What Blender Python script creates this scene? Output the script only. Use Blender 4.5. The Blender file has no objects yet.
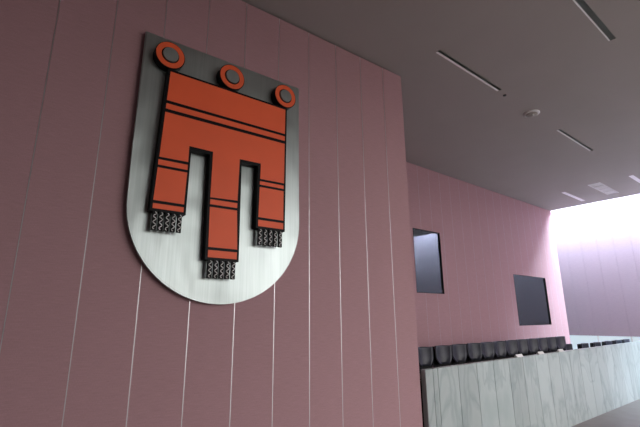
import bpy, bmesh, math, random
from mathutils import Vector, Matrix
random.seed(7)
C = bpy.data.collections.new('scene'); bpy.context.scene.collection.children.link(C)
PI = math.pi
# ---------------------------------------------------------------- materials
def mat(name):
    m = bpy.data.materials.new(name); m.use_nodes = True
    nt = m.node_tree; b = nt.nodes['Principled BSDF']
    return m, nt, b
def nd(nt, t, **kw):
    n = nt.nodes.new(t)
    for k, v in kw.items():
        if k in n.inputs: n.inputs[k].default_value = v
        else: setattr(n, k, v)
    return n
def lk(nt, a, b): nt.links.new(a, b)
def mapped(nt, scale):
    tc = nd(nt, 'ShaderNodeTexCoord'); mp = nd(nt, 'ShaderNodeMapping')
    mp.inputs['Scale'].default_value = scale
    lk(nt, tc.outputs['Object'], mp.inputs['Vector']); return mp.outputs['Vector']
def ramp(nt, fac, stops):
    r = nd(nt, 'ShaderNodeValToRGB'); e = r.color_ramp.elements
    while len(e) < len(stops): e.new(0.5)
    for i, (p, c) in enumerate(stops): e[i].position = p; e[i].color = (*c, 1)
    lk(nt, fac, r.inputs['Fac']); return r.outputs['Color']
def plain(name, col, rough=0.5, metal=0.0, spec=0.5, var=0.06, scale=(6, 6, 6)):
    m, nt, b = mat(name)
    n = nd(nt, 'ShaderNodeTexNoise', Scale=1.0, Detail=3.0)
    lk(nt, mapped(nt, scale), n.inputs['Vector'])
    lo = tuple(c * (1 - var) for c in col); hi = tuple(min(1, c * (1 + var)) for c in col)
    lk(nt, ramp(nt, n.outputs['Fac'], [(0.3, lo), (0.7, hi)]), b.inputs['Base Color'])
    b.inputs['Roughness'].default_value = rough; b.inputs['Metallic'].default_value = metal
    b.inputs['Specular IOR Level'].default_value = spec
    return m
def fabric(name, FAB_LO, FAB_HI):
    m, nt, b = mat(name)
    n1 = nd(nt, 'ShaderNodeTexNoise', Scale=1.0, Detail=4.0); lk(nt, mapped(nt, (7, 7, 160)), n1.inputs['Vector'])
    n2 = nd(nt, 'ShaderNodeTexNoise', Scale=1.0, Detail=2.0); lk(nt, mapped(nt, (260, 260, 40)), n2.inputs['Vector'])
    mx = nd(nt, 'ShaderNodeMath', operation='ADD'); lk(nt, n1.outputs['Fac'], mx.inputs[0]); lk(nt, n2.outputs['Fac'], mx.inputs[1])
    hv = nd(nt, 'ShaderNodeMath', operation='MULTIPLY'); lk(nt, mx.outputs[0], hv.inputs[0]); hv.inputs[1].default_value = 0.5
    lk(nt, ramp(nt, hv.outputs[0], [(0.3, FAB_LO), (0.7, FAB_HI)]), b.inputs['Base Color'])
    bp = nd(nt, 'ShaderNodeBump', Strength=0.25, Distance=0.002); lk(nt, hv.outputs[0], bp.inputs['Height']); lk(nt, bp.outputs['Normal'], b.inputs['Normal'])
    b.inputs['Roughness'].default_value = 0.8; b.inputs['Specular IOR Level'].default_value = 0.25
    return m
FAB_LO = (0.36, 0.215, 0.235); FAB_HI = (0.48, 0.290, 0.315)
def brushed():
    m, nt, b = mat('brushed_steel')
    n = nd(nt, 'ShaderNodeTexNoise', Scale=1.0, Detail=5.0); lk(nt, mapped(nt, (70, 70, 1.2)), n.inputs['Vector'])
    lk(nt, ramp(nt, n.outputs['Fac'], [(0.3, (0.40, 0.455, 0.45)), (0.7, (0.46, 0.515, 0.51))]), b.inputs['Base Color'])
    n3 = nd(nt, 'ShaderNodeTexNoise', Scale=1.0, Detail=2.0); lk(nt, mapped(nt, (1.6, 1.6, 0.9)), n3.inputs['Vector'])
    mr = nd(nt, 'ShaderNodeMapRange'); lk(nt, n3.outputs['Fac'], mr.inputs['Value'])
    mr.inputs['To Min'].default_value = 0.38; mr.inputs['To Max'].default_value = 0.52
    lk(nt, mr.outputs['Result'], b.inputs['Roughness'])
    bp = nd(nt, 'ShaderNodeBump', Strength=0.05, Distance=0.002); lk(nt, n.outputs['Fac'], bp.inputs['Height'])
    bp2 = nd(nt, 'ShaderNodeBump', Strength=0.6, Distance=0.09); lk(nt, n3.outputs['Fac'], bp2.inputs['Height'])
    lk(nt, bp.outputs['Normal'], bp2.inputs['Normal']); lk(nt, bp2.outputs['Normal'], b.inputs['Normal'])
    b.inputs['Metallic'].default_value = 1.0; b.inputs['Anisotropic'].default_value = 0.5
    return m
SLAB = 0.58; SLAB0 = 6.05
def marble():
    m, nt, b = mat('pale_marble')
    tc = nd(nt, 'ShaderNodeTexCoord'); sx = nd(nt, 'ShaderNodeSeparateXYZ'); lk(nt, tc.outputs['Object'], sx.inputs[0])
    def math_(op, a, v=None, c=None):
        q = nd(nt, 'ShaderNodeMath', operation=op)
        for i, s in enumerate((a, v, c)):
            if s is None: continue
            if isinstance(s, (int, float)): q.inputs[i].default_value = s
            else: lk(nt, s, q.inputs[i])
        return q.outputs[0]
    x0 = math_('SUBTRACT', sx.outputs['X'], SLAB0)
    pp = math_('PINGPONG', x0, SLAB)                      # neighbouring slabs are book-matched
    idx = math_('FLOOR', math_('DIVIDE', x0, SLAB)); pair = math_('FLOOR', math_('DIVIDE', x0, SLAB * 2))
    cx = nd(nt, 'ShaderNodeCombineXYZ'); lk(nt, math_('ADD', pp, math_('MULTIPLY', pair, 3.7)), cx.inputs[0])
    lk(nt, math_('MULTIPLY', sx.outputs['Y'], 1.0), cx.inputs[1]); lk(nt, sx.outputs['Z'], cx.inputs[2])
    mp = nd(nt, 'ShaderNodeMapping'); mp.inputs['Rotation'].default_value = (0, 0.5, 0); mp.inputs['Scale'].default_value = (1.0, 1, 0.42)
    lk(nt, cx.outputs[0], mp.inputs[0])
    wv = nd(nt, 'ShaderNodeTexNoise', Scale=1.5, Detail=5.0, Roughness=0.5, Distortion=0.8); lk(nt, mp.outputs[0], wv.inputs['Vector'])
    veins = ramp(nt, wv.outputs['Fac'], [(0.30, (0.39, 0.46, 0.455)), (0.45, (0.455, 0.515, 0.51)), (0.50, (0.345, 0.41, 0.41)), (0.545, (0.465, 0.525, 0.52)), (0.75, (0.425, 0.49, 0.48))])
    wn = nd(nt, 'ShaderNodeTexWhiteNoise', noise_dimensions='1D'); lk(nt, idx, wn.inputs['W'])
    mr = nd(nt, 'ShaderNodeMapRange'); lk(nt, wn.outputs['Value'], mr.inputs['Value']); mr.inputs['To Min'].default_value = 0.86; mr.inputs['To Max'].default_value = 1.04
    mm = nd(nt, 'ShaderNodeMix', data_type='RGBA', blend_type='MULTIPLY'); mm.inputs[0].default_value = 1.0
    lk(nt, veins, mm.inputs[6]); lk(nt, mr.outputs['Result'], mm.inputs[7])
    lk(nt, mm.outputs[2], b.inputs['Base Color'])
    b.inputs['Roughness'].default_value = 0.38
    return m
def emit(name, col, s):
    m, nt, b = mat(name)
    b.inputs['Base Color'].default_value = (0.6, 0.6, 0.6, 1)
    b.inputs['Emission Color'].default_value = (*col, 1); b.inputs['Emission Strength'].default_value = s
    return m
def glass():
    m, nt, b = mat('booth_glass')
    out = nt.nodes['Material Output']
    tr = nd(nt, 'ShaderNodeBsdfTransparent'); tr.inputs[0].default_value = (0.55, 0.6, 0.62, 1)
    gl = nd(nt, 'ShaderNodeBsdfGlossy', Roughness=0.03); gl.inputs[0].default_value = (0.80, 0.97, 1.0, 1)
    fr = nd(nt, 'ShaderNodeFresnel', IOR=2.3)
    mx = nd(nt, 'ShaderNodeMixShader'); lk(nt, fr.outputs[0], mx.inputs[0]); lk(nt, tr.outputs[0], mx.inputs[1]); lk(nt, gl.outputs[0], mx.inputs[2])
    lk(nt, mx.outputs[0], out.inputs['Surface']); nt.nodes.remove(b)
    return m
M = dict(
    fab=fabric('rose_wall_fabric', FAB_LO, FAB_HI), fab_dim=fabric('rose_fabric_dimmed', (0.215, 0.150, 0.178), (0.275, 0.195, 0.228)), steel=brushed(), marble=marble(), glass=glass(),
    strip=plain('aluminium_strip', (0.52, 0.52, 0.54), 0.38, 0.9, var=0.03),
    ceil=plain('grey_plaster', (0.385, 0.36, 0.342), 0.9, var=0.02, scale=(1, 1, 1)),
    white=plain('white_enamel', (0.75, 0.74, 0.75), 0.5),
    floor=plain('brown_grey_floor', (0.235, 0.205, 0.19), 0.45, var=0.08, scale=(3, 3, 3)),
    dark=plain('dark_grey_paint', (0.035, 0.037, 0.04), 0.5),
    black=plain('black_lacquer', (0.004, 0.004, 0.005), 0.5, spec=0.15),
    red=plain('red_enamel', (0.86, 0.115, 0.030), 0.55, var=0.04, scale=(2, 2, 2)),
    wave=plain('pale_wave', (0.85, 0.85, 0.85), 0.4, 0.0),
    leather=plain('black_leather', (0.045, 0.047, 0.066), 0.38, spec=0.4, scale=(5, 5, 5), var=0.25),
    plastic=plain('black_plastic', (0.008, 0.008, 0.009), 0.5, spec=0.2),
    chrome=plain('chromed_metal', (0.6, 0.6, 0.6), 0.2, 1.0),
    paper=plain('white_card', (0.85, 0.85, 0.85), 0.8, var=0.02),
    plaster=plain('white_wall_paint', (0.6, 0.6, 0.6), 0.9, var=0.02),
    acryl=plain('pale_acrylic', (0.85, 0.84, 0.86), 0.3, 0.0, spec=0.8, var=0.01),
    louvre=plain('grey_louvre', (0.30, 0.33, 0.31), 0.4, 0.3),
    pale_panel=plain('grey_green_panel', (0.50, 0.62, 0.60), 0.9),
    reflect=plain('white_reflector', (0.95, 0.94, 0.95), 0.25, 0.0, spec=1.0, var=0.01),
    lens=plain('clear_lens', (0.9, 0.9, 0.9), 0.1),
    sky=emit('skylight_glazing', (0.66, 0.84, 1.0), 72.0),
    band=emit('daylit_glazing', (0.47, 0.62, 0.70), 0.60),
)
# ---------------------------------------------------------------- helpers
def obj(name, bm, m, parent=None, smooth=False, loc=None):
    me = bpy.data.meshes.new(name); bmesh.ops.recalc_face_normals(bm, faces=bm.faces[:]); bm.to_mesh(me); bm.free()
    for x in (m if isinstance(m, (list, tuple)) else [m]): me.materials.append(x)
    if smooth:
        for p in me.polygons: p.use_smooth = True
    o = bpy.data.objects.new(name, me); C.objects.link(o)
    if parent: o.parent = parent
    if loc: o.location = loc
    return o
def struct(name, bm, m, **k):
    o = obj(name, bm, m, **k); o['kind'] = 'structure'; return o
def empty(name, loc, rz=0, label=None, cat=None, group=None):
    o = bpy.data.objects.new(name, None); C.objects.link(o); o.empty_display_size = 0.2
    o.location = loc; o.rotation_euler = (0, 0, rz)
    if label: o['label'] = label; o['category'] = cat
    if group: o['group'] = group
    return o
def box(bm, x0, x1, y0, y1, z0, z1, mi=0, bev=0):
    r = bmesh.ops.create_cube(bm, size=1, matrix=Matrix.Translation(((x0+x1)/2, (y0+y1)/2, (z0+z1)/2)) @ Matrix.Diagonal((abs(x1-x0), abs(y1-y0), abs(z1-z0), 1)))
    fs = set(f for v in r['verts'] for f in v.link_faces)
    for f in fs: f.material_index = mi
    if bev:
        bmesh.ops.bevel(bm, geom=list(set(e for v in r['verts'] for e in v.link_edges)), offset=bev, segments=2, affect='EDGES')
    return bm
def B(): return bmesh.new()
def prism(bm, pts, y0, y1, mi=0):          # outline in (x, z), pushed from y0 to y1
    a = [bm.verts.new((x, y0, z)) for x, z in pts]; b = [bm.verts.new((x, y1, z)) for x, z in pts]
    n = len(pts); fs = [bm.faces.new(a), bm.faces.new(b[::-1])]
    for i in range(n): fs.append(bm.faces.new((a[i], b[i], b[(i+1) % n], a[(i+1) % n])))
    for f in fs: f.material_index = mi
    return fs
def ring(bm, cx, cz, r0, r1, y0, y1, n=48):
    vs = []
    for i in range(n):
        c, s = math.cos(2*PI*i/n), math.sin(2*PI*i/n)
        vs.append([bm.verts.new((cx+r*c, y, cz+r*s)) for r, y in ((r1, y0), (r1, y1), (r0, y1), (r0, y0))])
    for i in range(n):
        a, b = vs[i], vs[(i+1) % n]
        for k in range(4): bm.faces.new((a[k], b[k], b[(k+1) % 4], a[(k+1) % 4]))
def disc(bm, cx, cz, r, y0, y1, n=48):
    prism(bm, [(cx+r*math.cos(2*PI*i/n), cz+r*math.sin(2*PI*i/n)) for i in range(n)], y0, y1)
def tube(bm, pts, r, n=8):
    rings = []; pts = [Vector(p) for p in pts]
    for i, p in enumerate(pts):
        t = (pts[min(i+1, len(pts)-1)] - pts[max(i-1, 0)]).normalized()
        u = t.cross(Vector((0, 0, 1)) if abs(t.z) < 0.9 else Vector((1, 0, 0))).normalized(); v = t.cross(u)
        rr = r[i] if isinstance(r, (list, tuple)) else r
        rings.append([bm.verts.new(p + (u*math.cos(2*PI*k/n) + v*math.sin(2*PI*k/n))*rr) for k in range(n)])
    for a, b in zip(rings, rings[1:]):
        for k in range(n): bm.faces.new((a[k], a[(k+1) % n], b[(k+1) % n], b[k]))
    bm.faces.new(rings[0][::-1]); bm.faces.new(rings[-1])
    return bm
def panels(bm, xs, y, z0, z1, holes=(), th=0.03, gap=0.0045):   # a panelled face: slabs between the seams xs, front at y-th, holes left open
    for a, b in zip(xs, xs[1:]):
        a2, b2 = a+gap, b-gap
        cuts = sorted(h for h in holes if h[0] < b2 and h[1] > a2)
        xx = sorted(set([a2, b2] + [q for h in cuts for q in h[:2] if a2 < q < b2]))
        for p, q in zip(xx, xx[1:]):
            mid = (p+q)/2; hs = sorted((h[2], h[3]) for h in cuts if h[0] < mid < h[1])
            z = z0
            for h0, h1 in hs:
                box(bm, p, q, y-th, y, z, h0); z = h1
            box(bm, p, q, y-th, y, z, z1)
def holed(bm, x0, x1, y0, y1, z0, z1, holes, axis):  # a slab with rectangular holes; axis 'y' = upright wall, 'z' = ceiling
    if axis == 'y': A = sorted({x0, x1, *[v for h in holes for v in h[:2]]}); Bz = sorted({z0, z1, *[v for h in holes for v in h[2:]]})
    else: A = sorted({x0, x1, *[v for h in holes for v in h[:2]]}); Bz = sorted({y0, y1, *[v for h in holes for v in h[2:]]})
    for a, b in zip(A, A[1:]):
        run = None
        for c, d in list(zip(Bz, Bz[1:])) + [(None, None)]:
            solid = c is not None and not any(h[0] <= (a+b)/2 <= h[1] and h[2] <= (c+d)/2 <= h[3] for h in holes)
            if solid: run = (run[0], d) if run else (c, d)
            elif run:
                if axis == 'y': box(bm, a, b, y0, y1, *run)
                else: box(bm, a, b, *run, z0, z1)
                run = None

H = 6.92                    # ceiling height
XE = 19.06                  # end of ceiling and rear wall
# ---------------------------------------------------------------- the setting
struct('floor', box(B(), -6.2, 20.8, -6.7, 9.7, -0.2, 0.0), M['floor'])
struct('floor_dais', box(B(), 5.95, XE, 4.64, 7.38, 0.0, 0.70), M['floor'])
# near wall (turned by 2.3 degrees)
DL = math.radians(2.3)
near = empty('wall_near', (5.656, 4.5, 0), -DL); near['kind'] = 'structure'
bm = B(); box(bm, -11.6, 0.0, 0.03, 0.30, 0.0, H-0.035)
box(bm, -11.6, 0.0, 0.06, 0.30, H-0.035, H)
seams = sorted([0.0] + [-0.50 - 0.5505*i for i in range(20)])
panels(bm, seams, 0.03, 0.0, H-0.035)
obj('wall_panelling', bm, M['fab'], near)
bm = B()
for s in seams[:-1]: box(bm, s-0.004, s+0.004, -0.0015, 0.029, 0.0, H-0.036)
obj('seam_strip', bm, M['strip'], near)
struct('wall_return', box(B(), 5.42, 5.655, 4.84, 7.38, 0, H), M['fab'])
# rear wall with two booth windows
W1 = (9.37, 10.65, 3.08, 4.91); W2 = (14.94, 17.52, 2.10, 3.905)
YF = 7.38
bm = B(); holed(bm, 5.42, XE, YF+0.03, YF+0.16, 0.0, H, [W1, W2], 'y')
fs = [5.42 + 0.543*i for i in range(26)]; fs = [x for x in fs if x < XE-0.2] + [XE]
panels(bm, fs, YF+0.03, 0.70, H-0.04, [W1, W2], gap=0.003)
struct('wall_rear', bm, M['fab'])
bm = B()
for x in fs[1:-1]:
    zs = [(0.70, H-0.04)]
    for h in (W1, W2):
        if h[0] < x < h[1]: zs = [(0.70, h[2]), (h[3], H-0.04)]
    for a, b in zs: box(bm, x-0.0028, x+0.0028, YF-0.001, YF+0.029, a, b)
struct('trim_1', bm, M['strip'])
for i, h in enumerate((W1, W2), 1):
    bm = B(); t = 0.012
    y0, y1 = YF-0.004, YF+0.16
    box(bm, h[0], h[0]+t, y0, y1, h[2], h[3]); box(bm, h[1]-t, h[1], y0, y1, h[2], h[3])
    box(bm, h[0]+t, h[1]-t, y0, y1, h[2], h[2]+t); box(bm, h[0]+t, h[1]-t, y0, y1, h[3]-t, h[3])
    w = struct('window_%d' % i, bm, M['black'])
    obj('pane', box(B(), h[0]+t, h[1]-t, YF+0.035, YF+0.045, h[2]+t, h[3]-t), M['glass'], w)
    cw = 0.42 if i == 1 else 0.85
    obj('pale_panel', box(B(), h[0]+t+0.01, h[0]+cw, YF+0.09, YF+0.12, h[2]+t+0.002, h[3]-t-0.002), M['pale_panel'], w)  # plain panel added to give a pale strip at the left of the pane
    bm = B()       # the booth behind the glass
    a, b, c, d = h[0]-0.5, h[1]+0.5, h[2]-0.8, h[3]+0.4
    box(bm, a, b, YF+1.9, YF+2.0, c, d); box(bm, a, a+0.05, YF+0.17, YF+1.9, c, d); box(bm, b-0.05, b, YF+0.17, YF+1.9, c, d)
    box(bm, a, b, YF+0.17, YF+2.0, c-0.05, c); box(bm, a, b, YF+0.17, YF+2.0, d, d+0.05)
    struct('wall_booth_%d' % i, bm, M['dark'])
# ceiling with recessed slots
LIGHTS = [(5.60, 7.68, 3.565, 3.665), (10.61, 12.79, 3.61, 3.71), (16.45, 18.42, 5.79, 5.93), (16.22, 18.22, 3.60, 3.74), (5.50, 7.65, 1.55, 1.66)]
GR = (16.20, 18.20, 4.56, 4.95)
bm = B(); holed(bm, -6.2, XE, -6.7, YF+0.16, H, H+0.06, LIGHTS + [GR], 'z')
struct('ceiling', bm, M['ceil'])
bm = B(); box(bm, -6.2, 19.2, -6.7, 9.7, 8.2, 8.4); box(bm, 20.55, 20.8, -6.7, 9.7, 8.2, 8.4)
struct('ceiling_roof', bm, M['plaster'])
bm = B(); box(bm, 19.2, 20.55, -6.7, 9.7, 8.25, 8.3); sk = struct('window_4', bm, M['sky'])
struct('trim_2', box(B(), XE-0.12, XE, -6.7, 9.6, H+0.06, 8.2), M['plaster'])
# end wall, washed by the skylight, over a daylit band
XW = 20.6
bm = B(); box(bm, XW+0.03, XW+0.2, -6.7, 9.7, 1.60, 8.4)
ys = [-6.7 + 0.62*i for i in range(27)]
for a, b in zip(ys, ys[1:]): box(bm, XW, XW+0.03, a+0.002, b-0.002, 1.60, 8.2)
struct('wall_right', bm, M['fab_dim'])  # rose fabric made darker and greyer in its colour, to dim the skylit wall
bm = B(); box(bm, XW+0.10, XW+0.14, -6.7, 9.7, 0.0, 1.60, 0)
w3 = struct('window_3', bm, M['band'])
bm = B()
for k in range(14): y = -6.3 + 1.2*k; box(bm, XW+0.04, XW+0.10, y-0.02, y+0.02, 0.0, 1.60)
obj('mullion', bm, M['white'], w3)
struct('wall_left', box(B(), -6.2, -6.0, -6.7, 9.7, 0, 8.2), M['plaster'])
struct('wall_far_side', box(B(), -6.0, 20.6, 9.5, 9.7, 0, 8.2), M['plaster'])
WB = (3.4, 15.4, 0.3, 6.6); YK = -6.5
bm = B(); holed(bm, -6.0, 20.6, YK-0.2, YK, 0, 8.2, [WB], 'y')
struct('wall_back', bm, M['fab'])
bm = B()
for k in range(9): x = WB[0]+(WB[1]-WB[0])/8*k; box(bm, max(x-0.04, WB[0]), min(x+0.04, WB[1]), YK-0.14, YK-0.02, WB[2], WB[3])
w5 = struct('window_5', bm, M['dark'])
pl = bpy.data.lights.new('window_portal', 'AREA'); pl.shape = 'RECTANGLE'; pl.size = WB[1]-WB[0]; pl.size_y = WB[3]-WB[2]; pl.cycles.is_portal = True
po = bpy.data.objects.new('window_portal', pl); C.objects.link(po); po.location = ((WB[0]+WB[1])/2, YK-0.18, (WB[2]+WB[3])/2); po.rotation_euler = (PI/2, 0, 0)
# ---------------------------------------------------------------- ceiling fittings
LL = ['unlit slot light in the ceiling, level with the corner of the near rose wall',
      'unlit slot light in the ceiling just beyond the round detector',
      'pale slot light in the ceiling near the rear wall, left of the grille',
      'pale slot light at the far end of the ceiling, right of the grille',
      'louvred slot light cut off by the top of the picture, nearest of the ceiling lights']
for i, (x0, x1, y0, y1) in enumerate(LIGHTS):
    r = empty('slot_light', ((x0+x1)/2, (y0+y1)/2, H), 0, LL[i], 'ceiling light', 'slot lights recessed in the ceiling')
    hx, hy = (x1-x0)/2, (y1-y0)/2; t = 0.003
    bm = B()
    box(bm, -hx, hx, -hy, -hy+t, 0.0, 0.10); box(bm, -hx, hx, hy-t, hy, 0.0, 0.10); box(bm, -hx, -hx+t, -hy+t, hy-t, 0.0, 0.10); box(bm, hx-t, hx, -hy+t, hy-t, 0.0, 0.10)
    box(bm, -hx, hx, -hy, hy, 0.10, 0.105)
    obj('housing', bm, M['louvre'], r)
    bm = B(); w = 0.008
    box(bm, -hx-w, hx+w, hy, hy+w, -0.004, 0.0); box(bm, -hx-w, hx+w, -hy-w, -hy, -0.004, 0.0)
    box(bm, -hx-w, -hx, -hy, hy, -0.004, 0.0); box(bm, hx, hx+w, -hy, hy, -0.004, 0.0)
    obj('frame', bm, M['ceil'], r)
    if i in (2, 3):
        obj('diffuser', box(B(), -hx+t, hx-t, -hy+t, hy-t, 0.001, 0.008), M['acryl'], r)
    else:
        obj('reflector', box(B(), -hx+t, hx-t, hy-t-(0.038 if i < 2 else 0.02), hy-t, -0.002, 0.006), M['reflect'], r)
    if i == 4:
        bm = B()
        for k_ in range(int((x1-x0)/0.035)): x = -hx+0.02+0.035*k_; box(bm, x, x+0.008, -hy+t, hy-0.025, 0.004, 0.02)
        obj('louvre', bm, M['louvre'], r)
gx, gy = (GR[0]+GR[1])/2, (GR[2]+GR[3])/2
r = empty('ceiling_grille', (gx, gy, H), 0, 'wide pale ventilation grille between two slot lights at the end of the ceiling', 'vent')
hx, hy = (GR[1]-GR[0])/2, (GR[3]-GR[2])/2
bm = B(); w = 0.03
box(bm, -hx, hx, hy-w, hy, -0.006, 0.03); box(bm, -hx, hx, -hy, -hy+w, -0.006, 0.03)
for k in range(5): x = -hx + k*(2*hx-w)/4; box(bm, x, x+w, -hy+w, hy-w, -0.006, 0.03)
obj('frame', bm, M['white'], r)
bm = B(); n = 44
for k in range(n):
    x = -hx+0.04 + k*(2*hx-0.08)/n
    bmesh.ops.create_cube(bm, size=1, matrix=Matrix.Translation((x+0.02, 0, 0.018)) @ Matrix.Rotation(0.35, 4, 'Y') @ Matrix.Diagonal((0.040, 2*(hy-w), 0.003, 1)))
obj('slat', bm, M['acryl'], r)
obj('backing', box(B(), -hx, hx, -hy, hy, 0.045, 0.055), M['dark'], r)
r = empty('ceiling_detector', (9.2, 3.665, H), 0, 'round white detector dome on the ceiling between two slot lights', 'smoke detector')
def lathe(bm, prof, n=32):
    rings = [[bm.verts.new((rr*math.cos(2*PI*i/n), rr*math.sin(2*PI*i/n), z)) for i in range(n)] for rr, z in prof]
    for a, b in zip(rings, rings[1:]):
        for i in range(n): bm.faces.new((a[i], a[(i+1) % n], b[(i+1) % n], b[i]))
    bm.faces.new(rings[0]); bm.faces.new(rings[-1]); return bm
obj('base', lathe(B(), [(0.17, 0.0), (0.17, -0.02), (0.155, -0.03)]), M['white'], r)
obj('dome', lathe(B(), [(0.125, -0.03), (0.12, -0.05), (0.09, -0.068), (0.03, -0.075)]), M['ceil'], r, smooth=True)
obj('lens', lathe(B(), [(0.022, -0.06), (0.022, -0.08), (0.01, -0.09)], 12), M['lens'], r, loc=(-0.05, -0.05, 0))
r = empty('ceiling_sensor', (7.95, 3.645, H), 0, 'tiny dark sensor button on the ceiling at the end of a slot light', 'sensor')
obj('cap', lathe(B(), [(0.035, 0.0), (0.035, -0.012), (0.02, -0.022)], 16), M['dark'], r)
# ---------------------------------------------------------------- coat of arms on the near wall
Z0 = -0.28
arms = empty('coat_of_arms', (5.656, 4.5, 0), -DL, 'large steel shield with a red three-tailed banner and three rings on the rose wall', 'coat of arms')
L_, R_, T_, BZ = -4.575, -2.385, 6.045+Z0, 2.865+Z0
cxs = (L_+R_)/2; rad = (R_-L_)/2
pts = [(L_, T_), (L_-0.012, BZ+rad+0.6)]
for i in range(49):
    a = PI + PI*i/48; pts.append((cxs + (rad+0.008)*math.cos(a), BZ+rad + rad*math.sin(a)))
pts += [(R_, BZ+rad+0.6), (R_, T_)]
bm = B(); fs_ = prism(bm, pts, -0.08, -0.035)
bmesh.ops.bevel(bm, geom=list(fs_[0].edges), offset=0.012, segments=3, affect='EDGES')
plate = obj('shield_plate', bm, M['steel'], arms)
for sx_ in (L_+0.4, R_-0.4):
    for z in (5.2, 3.6): obj('mounting_block', box(B(), sx_-0.06, sx_+0.06, -0.036, 0.0, z-0.06, z+0.06), M['dark'], plate)
YB, YR = -0.186, -0.190        # front of the black body / of the red fields
def Z(z): return z + Z0
k = 0.028
body_out = [(-4.284-k, Z(5.548)+k), (-2.690+k, Z(5.545)+k), (-2.700+k, Z(3.826)-k), (-3.066-k, Z(3.826)-k), (-3.060-k, Z(4.62)),
            (-3.350+k, Z(4.615)), (-3.338+k, Z(3.385)-k), (-3.700-k, Z(3.385)-k), (-3.712-k, Z(4.625)), (-3.998+k, Z(4.63)), (-4.010+k, Z(3.866)-k), (-4.345-k, Z(3.866)-k)]
bm = B(); prism(bm, body_out, YB, -0.08)
banner = obj('banner', bm, M['black'], arms)
def lx(z): return -4.284 - (5.548-z)*0.0362       # slightly flared left edge
def rx(z): return -2.690 - (5.545-z)*0.006
def field(pts): obj('red_field', (lambda b: (prism(b, [(x, Z(z)) for x, z in pts], YR, YB), b)[1])(B()), M['red'], banner)
field([(lx(5.548), 5.548), (rx(5.545), 5.545), (rx(5.19), 5.176), (lx(5.17), 5.170)])
field([(lx(5.13), 5.130), (rx(5.15), 5.140), (rx(5.07), 5.072), (lx(5.06), 5.062)])
g = 0.02
field([(lx(5.02), 5.018), (rx(5.04), 5.028), (rx(4.46), 4.457), (-3.056, 4.450), (-3.052, 4.64+g), (-3.352, 4.635+g), (-3.360, 4.108), (-3.708, 4.094),
       (-3.706, 4.648+g), (-3.998, 4.650+g), (-3.998, 4.470), (lx(4.46), 4.462)])
def tab(xl0, xl1, xr0, xr1, p1, p2, s, b):
    field([(xl0, p1-0.017), (xr0, p1-0.013), (xr0, p2+0.019), (xl0, p2+0.015)])
    field([(xl0, p2-0.017), (xr0, p2-0.013), (xr1, s+0.017), (xl1, s+0.017)])
    field([(xl1, s-0.017), (xr1, s-0.017), (xr1, b), (xl1, b)])
    fw = (xr1-xl1); n = 5; pitch = fw/n; ww = pitch*0.70
    for i in range(n):
        x = xl1 + pitch*(i+0.5)
        q = B(); box(q, x-ww/2, x+ww/2, YB+0.004, YB+0.034, Z(b)-0.235, Z(b)-k-0.0005)
        f = obj('fringe', q, M['black'], arms)
        wv = [(x + 0.016*math.sin(j*PI*2/8), YB+0.001, Z(b)-k-0.008-0.19*j/24) for j in range(25)]
        obj('wavy_line', tube(B(), wv, 0.0046, 6), M['wave'], f)
tab(-4.330, -4.345, -4.000, -4.010, 4.447, 4.352, 3.940, 3.866)
tab(-3.706, -3.697, -3.360, -3.338, 4.088, 3.994, 3.486, 3.385)
tab(-3.058, -3.066, -2.701, -2.700, 4.437, 4.358, 3.925, 3.826)
for cx_, cz_ in ((-4.302, 5.760), (-3.505, 5.762), (-2.692, 5.757)):
    cz_ += Z0
    q = B(); disc(q, cx_, cz_, 0.176, YB, -0.08)
    rr = obj('ring', q, M['black'], arms)
    q = B(); ring(q, cx_, cz_, 0.104, 0.166, YR-0.003, YB); obj('red_band', q, M['red'], rr)
    q = B(); disc(q, cx_, cz_, 0.090, YB-0.022, YB)
    bmesh.ops.bevel(q, geom=[e for e in q.edges if all(abs(v.co.y-(YB-0.022)) < 1e-5 for v in e.verts)], offset=0.006, segments=2, affect='EDGES')
    obj('boss', q, M['steel'], rr)
# ---------------------------------------------------------------- the long bench
desk = empty('conference_bench', (0, 0, 0), 0, 'long pale marble fronted bench with black desktop on the floor before the chairs', 'bench')
xs = [5.72, 5.92, SLAB0]
while xs[-1] < 18.7: xs.append(xs[-1]+SLAB)
bm = B()
for a, b in zip(xs, xs[1:]): box(bm, a+0.004, b-0.004, 4.438, 4.53, 0.0, 1.605, bev=0.003)
box(bm, xs[0]+0.01, xs[-1]-0.01, 4.46, 4.52, 0.0, 1.598)
obj('marble_front', bm, M['marble'], desk)
bm = B(); box(bm, 5.80, xs[-1], 4.531, 5.05, 1.42, 1.45, bev=0.004)
obj('desktop', bm, M['black'], desk)
bm = B(); box(bm, 5.76, 5.80, 4.531, 5.02, 0.0, 1.42); box(bm, 5.80, xs[-1], 4.531, 4.60, 0.0, 1.42)
obj('black_panel', bm, M['black'], desk)
# folded cards on the top of the marble
CL = ['small white card on the marble bench top, leftmost of three', 'small white card on the marble bench top, middle one of three', 'small white card on the bench top, rightmost of three, below the last tall chair']
for x, lab in zip((8.90, 9.88, 10.92), CL):
    bm = B(); prism(bm, [(-0.13, 0), (0.13, 0), (0.13, 0.004), (-0.13, 0.004)], -0.035, 0.035)
    for s in (-1, 1):
        v = [bm.verts.new(p) for p in ((-0.13, s*0.033, 0.002), (0.13, s*0.033, 0.002), (0.13, 0, 0.055), (-0.13, 0, 0.055))]
        bm.faces.new(v)
    o = obj('name_card', bm, M['paper'], loc=(x, 4.485, 1.6055)); o['label'] = lab; o['category'] = 'card'; o['group'] = 'white cards on the marble bench'
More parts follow.
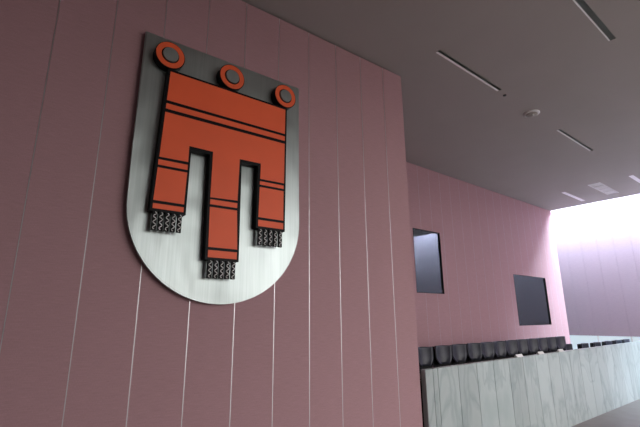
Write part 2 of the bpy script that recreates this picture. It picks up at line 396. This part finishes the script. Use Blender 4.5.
# ---------------------------------------------------------------- chairs
def shell(bm, prof, width, curve, th, n=12):   # prof: list of (y, z); width(t); curve depth towards the sitter at the sides
    fr = []; m_ = len(prof)
    for j, (y, z) in enumerate(prof):
        t = j/(m_-1); w = width(t); row = []
        for i in range(n+1):
            u = -1 + 2*i/n
            row.append((u*w/2, y - curve*u*u, z))
        fr.append(row)
    F = [[bm.verts.new(p) for p in r] for r in fr]; K = [[bm.verts.new((p[0], p[1]+th, p[2])) for p in r] for r in fr]
    for j in range(m_-1):
        for i in range(n):
            bm.faces.new((F[j][i], F[j][i+1], F[j+1][i+1], F[j+1][i])); bm.faces.new((K[j][i+1], K[j][i], K[j+1][i], K[j+1][i+1]))
    for j in range(m_-1):
        bm.faces.new((F[j][0], F[j+1][0], K[j+1][0], K[j][0])); bm.faces.new((F[j+1][n], F[j][n], K[j][n], K[j+1][n]))
    for i in range(n):
        bm.faces.new((F[0][i+1], F[0][i], K[0][i], K[0][i+1])); bm.faces.new((F[-1][i], F[-1][i+1], K[-1][i+1], K[-1][i]))
def make_chair(name, hi, bw, label):
    r = empty(name, (0, 0, 0), 0, label, 'chair')
    prof = [(0.20 + 0.06*t + 0.03*math.sin(t*3), 0.52 + (hi-0.52)*t) for t in [i/8 for i in range(9)]]
    zb = hi-0.37
    front = [(0.20 + 0.06*(z-0.52)/(hi-0.52) + 0.03*math.sin((z-0.52)/(hi-0.52)*3), z) for z in [zb+(hi-zb)*i/10 for i in range(11)]]
    bm = B(); shell(bm, front, lambda t: bw*(1.0 - 0.45*max(0, 1-t*2.6)**1.6)*(1.0 - 0.07*max(0, t*10-9)), 0.075, 0.035)
    bmesh.ops.bevel(bm, geom=[e for e in bm.edges if e.calc_face_angle(0) > 1.0], offset=0.008, segments=2, affect='EDGES')
    obj('backrest', bm, M['leather'], r, smooth=True)
    bm = B(); shell(bm, [(y+0.075, z-0.02) for y, z in prof], lambda t: bw*1.29*(0.75 + 0.25*min(t*1.5, 1)), 0.05, 0.02); obj('back_shell', bm, M['black'], r, smooth=True)
    bm = B(); box(bm, -0.22, 0.22, -0.25, 0.20, 0.41, 0.48, bev=0.025); obj('seat', bm, M['leather'], r)
    obj('back_support', tube(B(), [(0, 0.05, 0.39), (0, 0.24, 0.40), (0, 0.285, 0.47), (0, 0.29, 0.62)], 0.018), M['plastic'], r)
    for s in (-1, 1):
        bm = tube(B(), [(s*0.19, 0.03, 0.40), (s*0.236, 0.03, 0.42), (s*0.238, 0.01, 0.60), (s*0.238, 0.0, 0.655)], 0.014)
        a = obj('armrest', bm, M['plastic'], r)
        bm = B(); box(bm, s*0.238-0.02, s*0.238+0.02, -0.18, 0.10, 0.655, 0.68, bev=0.008); obj('arm_pad', bm, M['leather'], a)
    obj('column', tube(B(), [(0, 0, 0.09), (0, 0, 0.41)], 0.028, 12), M['chrome'], r)
    for i in range(5):
        a = 2*PI*i/5 + 0.3; c, s = 0.85*math.cos(a), 0.85*math.sin(a)
        lg = obj('base_leg', tube(B(), [(0.02*c, 0.02*s, 0.105), (0.29*c, 0.29*s, 0.075)], [0.024, 0.014]), M['chrome'], r)
        bm = tube(B(), [(0.29*c-0.02*s, 0.29*s+0.02*c, 0.031), (0.29*c+0.02*s, 0.29*s-0.02*c, 0.031)], 0.031, 14)
        obj('castor', bm, M['plastic'], lg)
    return r
def dup(root, loc, rz, label):
    r = root.copy(); C.objects.link(r); r.location = loc; r.rotation_euler = (0, 0, rz); r['label'] = label
    for ch in list(root.children):
        c = ch.copy(); C.objects.link(c); c.parent = r
        for g_ in list(ch.children):
            d = g_.copy(); C.objects.link(d); d.parent = c
    return r
ORD = ['first', 'second', 'third', 'fourth', 'fifth', 'sixth', 'seventh', 'eighth', 'ninth', 'tenth', 'eleventh', 'twelfth']
TX = [7.24, 7.86, 8.47, 9.07, 9.65, 10.23, 10.81, 11.38, 11.97, 12.56, 13.16, 13.78]
tl = ['tall black leather chair behind the bench, partly hidden by the corner of the near wall'] + \
     ['tall black leather chair behind the bench, %s from the near wall corner' % ORD[i] for i in range(1, 11)] + \
     ['last tall black leather chair of the row, next to the low black chairs']
c0 = make_chair('conference_chair', 1.125, 0.415, tl[0]); c0['group'] = 'tall chairs behind the marble bench'
ROT = [-0.22, -0.30, -0.22, -0.30, -0.25, -0.24, -0.26, -0.25, -0.25, -0.27, -0.25, -0.25]
for i, x in enumerate(TX):
    if i == 0: c0.location = (x, 5.43, 0.70); c0.rotation_euler = (0, 0, ROT[0])
    else: dup(c0, (x, 5.43, 0.70), ROT[i], tl[i])
LX = [(14.36, 5.45), (15.02, 5.22), (15.92, 5.17), (16.9, 5.15), (17.80, 5.13), (18.66, 5.12)]
ll = ['low black chair behind the bench, nearest to the tall chairs'] + ['low black chair behind the bench, %s of six counted from the tall chairs' % ORD[i] for i in range(1, 5)] + ['low black chair behind the bench, farthest to the right of all']
l0 = make_chair('low_chair', 0.88, 0.38, ll[0]); l0['group'] = 'low chairs behind the marble bench'
for i, (x, y) in enumerate(LX):
    if i == 0: l0.location = (x, y, 0.70); l0.rotation_euler = (0, 0, -0.15)
    else: dup(l0, (x, y, 0.70), -0.15, ll[i])
# ---------------------------------------------------------------- camera
cam = bpy.data.cameras.new('camera'); cam.sensor_width = 36; cam.lens = 414.7/640*36; cam.clip_end = 200
co = bpy.data.objects.new('camera', cam); C.objects.link(co)
Bq, Tq, Rq = map(math.radians, (51.06, 14.16, -0.493))
h = Vector((math.cos(Bq), math.sin(Bq), 0)); r_ = Vector((math.sin(Bq), -math.cos(Bq), 0)); u = Vector((0, 0, 1))
F = h*math.cos(Tq) + u*math.sin(Tq); U = u*math.cos(Tq) - h*math.sin(Tq)
r2 = r_*math.cos(Rq) + U*math.sin(Rq); U2 = U*math.cos(Rq) - r_*math.sin(Rq)
co.matrix_world = Matrix(((r2.x, U2.x, -F.x, 0), (r2.y, U2.y, -F.y, 0), (r2.z, U2.z, -F.z, 2.42), (0, 0, 0, 1)))
sc = bpy.context.scene; sc.camera = co
w = bpy.data.worlds.new('world'); sc.world = w; w.use_nodes = True
wt = w.node_tree; bg = wt.nodes['Background']; tc = nd(wt, 'ShaderNodeTexCoord'); sp = nd(wt, 'ShaderNodeSeparateXYZ'); lk(wt, tc.outputs['Generated'], sp.inputs[0])
lk(wt, ramp(wt, sp.outputs['Z'], [(0.0, (0.30, 0.275, 0.25)), (0.015, (1.0, 0.965, 0.93)), (0.6, (0.95, 0.94, 0.93))]), bg.inputs[0])
bg.inputs[1].default_value = 5.2
sc.view_settings.view_transform = 'Standard'; sc.view_settings.look = 'None'; sc.view_settings.gamma = 1; sc.view_settings.exposure = 0.10
